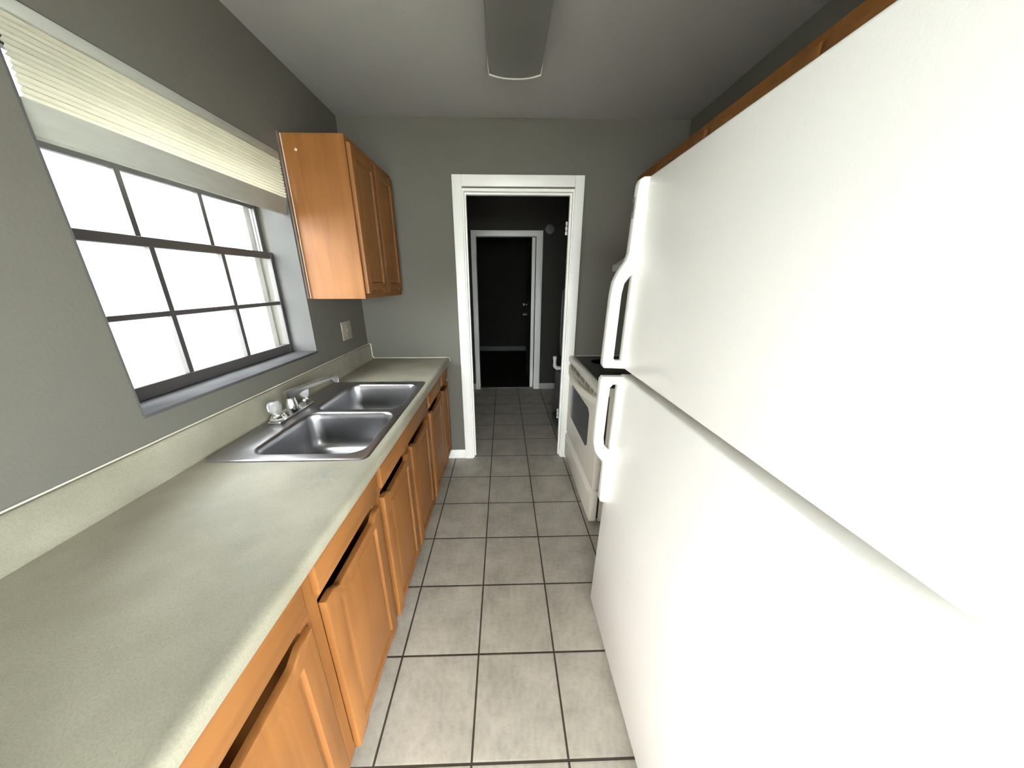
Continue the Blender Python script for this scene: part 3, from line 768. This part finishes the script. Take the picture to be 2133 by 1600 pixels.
# ---------------------------------------------------------------- ceiling light
cl = thing('ceiling_light', 'unlit wraparound fluorescent fixture on the grey ceiling', 'ceiling light', (0.06, 1.22, H))
LX0, LX1, LY0, LY1 = -0.062, 0.186, 0.61, 1.838
def lens_poly(e=0.0):
    p = []
    cx = (LX0 + LX1) / 2; hw = (LX1 - LX0) / 2 + e
    for k in range(17):
        u = -1 + 2 * k / 16
        zz = H - 0.072 - e - 0.016 * (1 - abs(u) ** 2.4)
        p.append((cx + hw * u * (0.93 if abs(u) < 1 else 0.95), zz))
    return [(LX0 - e, H - 0.0005), (LX0 - e, H - 0.045)] + p + [(LX1 + e, H - 0.045), (LX1 + e, H - 0.0005)]
bm = B(); prism(bm, lens_poly(), 'y', LY0 + 0.008, LY1 - 0.008); obj('lens', bm, M['lens'], cl, smooth=50)
for a, b_ in ((LY0, LY0 + 0.0078), (LY1 - 0.0078, LY1)):
    bm = B(); prism(bm, lens_poly(0.0035), 'y', a, b_, 0.0012, 1); obj('end_cap', bm, M['lampwhite'], cl)

# ---------------------------------------------------------------- utility hall contents
sdt = thing('smoke_detector', 'small round grey detector on the dark hall wall right of the far doorway', 'detector', (0.575, D2, 2.064))
bm = B(); lathe(bm, [(0.056, 0.0005), (0.056, 0.012), (0.050, 0.026), (0.030, 0.032), (0, 0.033)], (0.575, D2, 2.064), (0, -1, 0), 28); obj('housing', bm, M['plastic'], sdt)
bm = B(); lathe(bm, [(0.010, 0.032), (0.010, 0.035), (0, 0.036)], (0.575, D2, 2.064), (0, -1, 0), 14); obj('test_button', bm, M['plastic'], sdt)
wh = thing('water_heater', 'squat dark water heater in the corner of the dark hall', 'water heater', (0.84, 3.32, 0))
bm = B(); lathe(bm, [(0.26, 0.03), (0.275, 0.04), (0.275, 0.52), (0.265, 0.54), (0.20, 0.552), (0, 0.555)], (0.84, 3.32, 0), n=40)
for a in range(3): tube(bm, [(0.84 + 0.2 * math.cos(a * 2.09), 3.32 + 0.2 * math.sin(a * 2.09), 0), (0.84 + 0.2 * math.cos(a * 2.09), 3.32 + 0.2 * math.sin(a * 2.09), 0.035)], 0.02, 10)
obj('tank', bm, M['darkmetal'], wh)
bm = B(); tube(bm, [(0.70, 3.32, 0.54), (0.70, 3.32, 0.66), (0.62, 3.34, 0.70), (0.612, 3.34, 0.85), (0.612, 3.34, 1.35), (0.66, 3.34, 1.42), (1.19, 3.34, 1.42)], 0.013, 10); obj('supply_pipe', bm, M['darkmetal'], wh)
bm = B()
tube(bm, [(0.72, 3.25, 0.566), (0.640, 3.25, 0.572), (0.575, 3.25, 0.572), (0.553, 3.25, 0.580), (0.542, 3.25, 0.600), (0.541, 3.25, 0.69)], 0.016, 14)
tube(bm, [(0.541, 3.25, 0.665), (0.541, 3.25, 0.700)], 0.020, 14); tube(bm, [(0.60, 3.25, 0.572), (0.566, 3.25, 0.574), (0.548, 3.25, 0.588), (0.541, 3.25, 0.612)], 0.020, 14)
lathe(bm, [(0.0, -0.024), (0.020, -0.018), (0.022, 0.012), (0.012, 0.022), (0, 0.024)], (0.635, 3.24, 0.620), n=16); tube(bm, [(0.635, 3.24, 0.56), (0.635, 3.24, 0.61)], 0.010, 10)
rp_ = obj('relief_pipe', bm, M['pvc'], wh); rp_['label'] = 'white plastic pipe with an elbow'

# ---------------------------------------------------------------- unseen glazed openings added to light the room, world outside
def glazed(name, axis, p, a0, a1, z0, z1):
    '''two-light glazed opening; axis = wall normal, p = frame centre along it'''
    g_ = bpy.data.objects.new(name, None); C.objects.link(g_); g_['kind'] = 'structure'
    def q(d0, d1, a, b_, za, zb_):
        return ((p + d0, a, za), (p + d1, b_, zb_)) if axis == 'x' else ((a, p + d0, za), (b_, p + d1, zb_))
    mid = (a0 + a1) / 2
    bm = boxes(q(-0.03, 0.03, a0, a0 + 0.05, z0, z1), q(-0.03, 0.03, a1 - 0.05, a1, z0, z1), q(-0.03, 0.03, a0 + 0.05, a1 - 0.05, z1 - 0.05, z1),
               q(-0.03, 0.03, a0 + 0.05, a1 - 0.05, z0, z0 + 0.03), q(-0.025, 0.025, mid - 0.03, mid + 0.03, z0 + 0.03, z1 - 0.05))
    obj('frame', bm, M['white'], g_)
    bm = boxes(q(-0.002, 0.002, a0 + 0.05, mid - 0.03, z0 + 0.03, z1 - 0.05), q(-0.002, 0.002, mid + 0.03, a1 - 0.05, z0 + 0.03, z1 - 0.05))
    obj('pane', bm, M['glass'], g_)
glazed('added_opening_right', 'x', XR + 0.06, RY0_, RY1_, 0.0, RZ)
glazed('added_opening_rear', 'y', YREAR - 0.06, RX0, RX1, 0.0, RZ)
glazed('added_opening_left', 'x', XL - 0.1, LY0_, LY1_, LZ0_, LZ1_)
bm = boxes(((-14, -16, -0.16), (14, 12, -0.11))); struct('ground_outside', bm, M['ground'])
bm = boxes(((-3.15, 0.2, -0.11), (-3.0, 8.0, 2.7))); struct('wall_outside', bm, M['stucco'])  # wall added outside to shape the light through the kitchen window

# ---------------------------------------------------------------- light
W = bpy.data.worlds.new('World'); bpy.context.scene.world = W; W.use_nodes = True
bg = W.node_tree.nodes['Background']
bg.inputs['Color'].default_value = (0.93, 0.98, 1.0, 1); bg.inputs['Strength'].default_value = 20.0

# ---------------------------------------------------------------- camera
cam = bpy.data.cameras.new('camera'); co = bpy.data.objects.new('camera', cam); C.objects.link(co)
cam.sensor_fit = 'HORIZONTAL'; cam.sensor_width = 36.0; cam.lens = F_PX / 2133.0 * 36.0
cam.clip_start = 0.02; cam.clip_end = 100
f = Vector((math.sin(YAW) * math.cos(PITCH), math.cos(YAW) * math.cos(PITCH), -math.sin(PITCH)))
r = Vector((math.cos(YAW), -math.sin(YAW), 0)); u = r.cross(f)
r2 = r * math.cos(ROLL) + u * math.sin(ROLL); u2 = -r * math.sin(ROLL) + u * math.cos(ROLL)
mw = Matrix(((r2.x, u2.x, -f.x, 0), (r2.y, u2.y, -f.y, 0), (r2.z, u2.z, -f.z, CAM_H), (0, 0, 0, 1)))
co.matrix_world = mw
S = bpy.context.scene
S.camera = co
S.view_settings.view_transform = 'Standard'; S.view_settings.look = 'None'
S.view_settings.gamma = 1.0; S.view_settings.exposure = 0.40; S.view_settings.use_curve_mapping = False
S.cycles.use_denoising = True
S.cycles.max_bounces = 10; S.cycles.diffuse_bounces = 6; S.cycles.transparent_max_bounces = 16
S.cycles.sample_clamp_indirect = 0.0
S.cycles.caustics_reflective = False; S.cycles.caustics_refractive = False
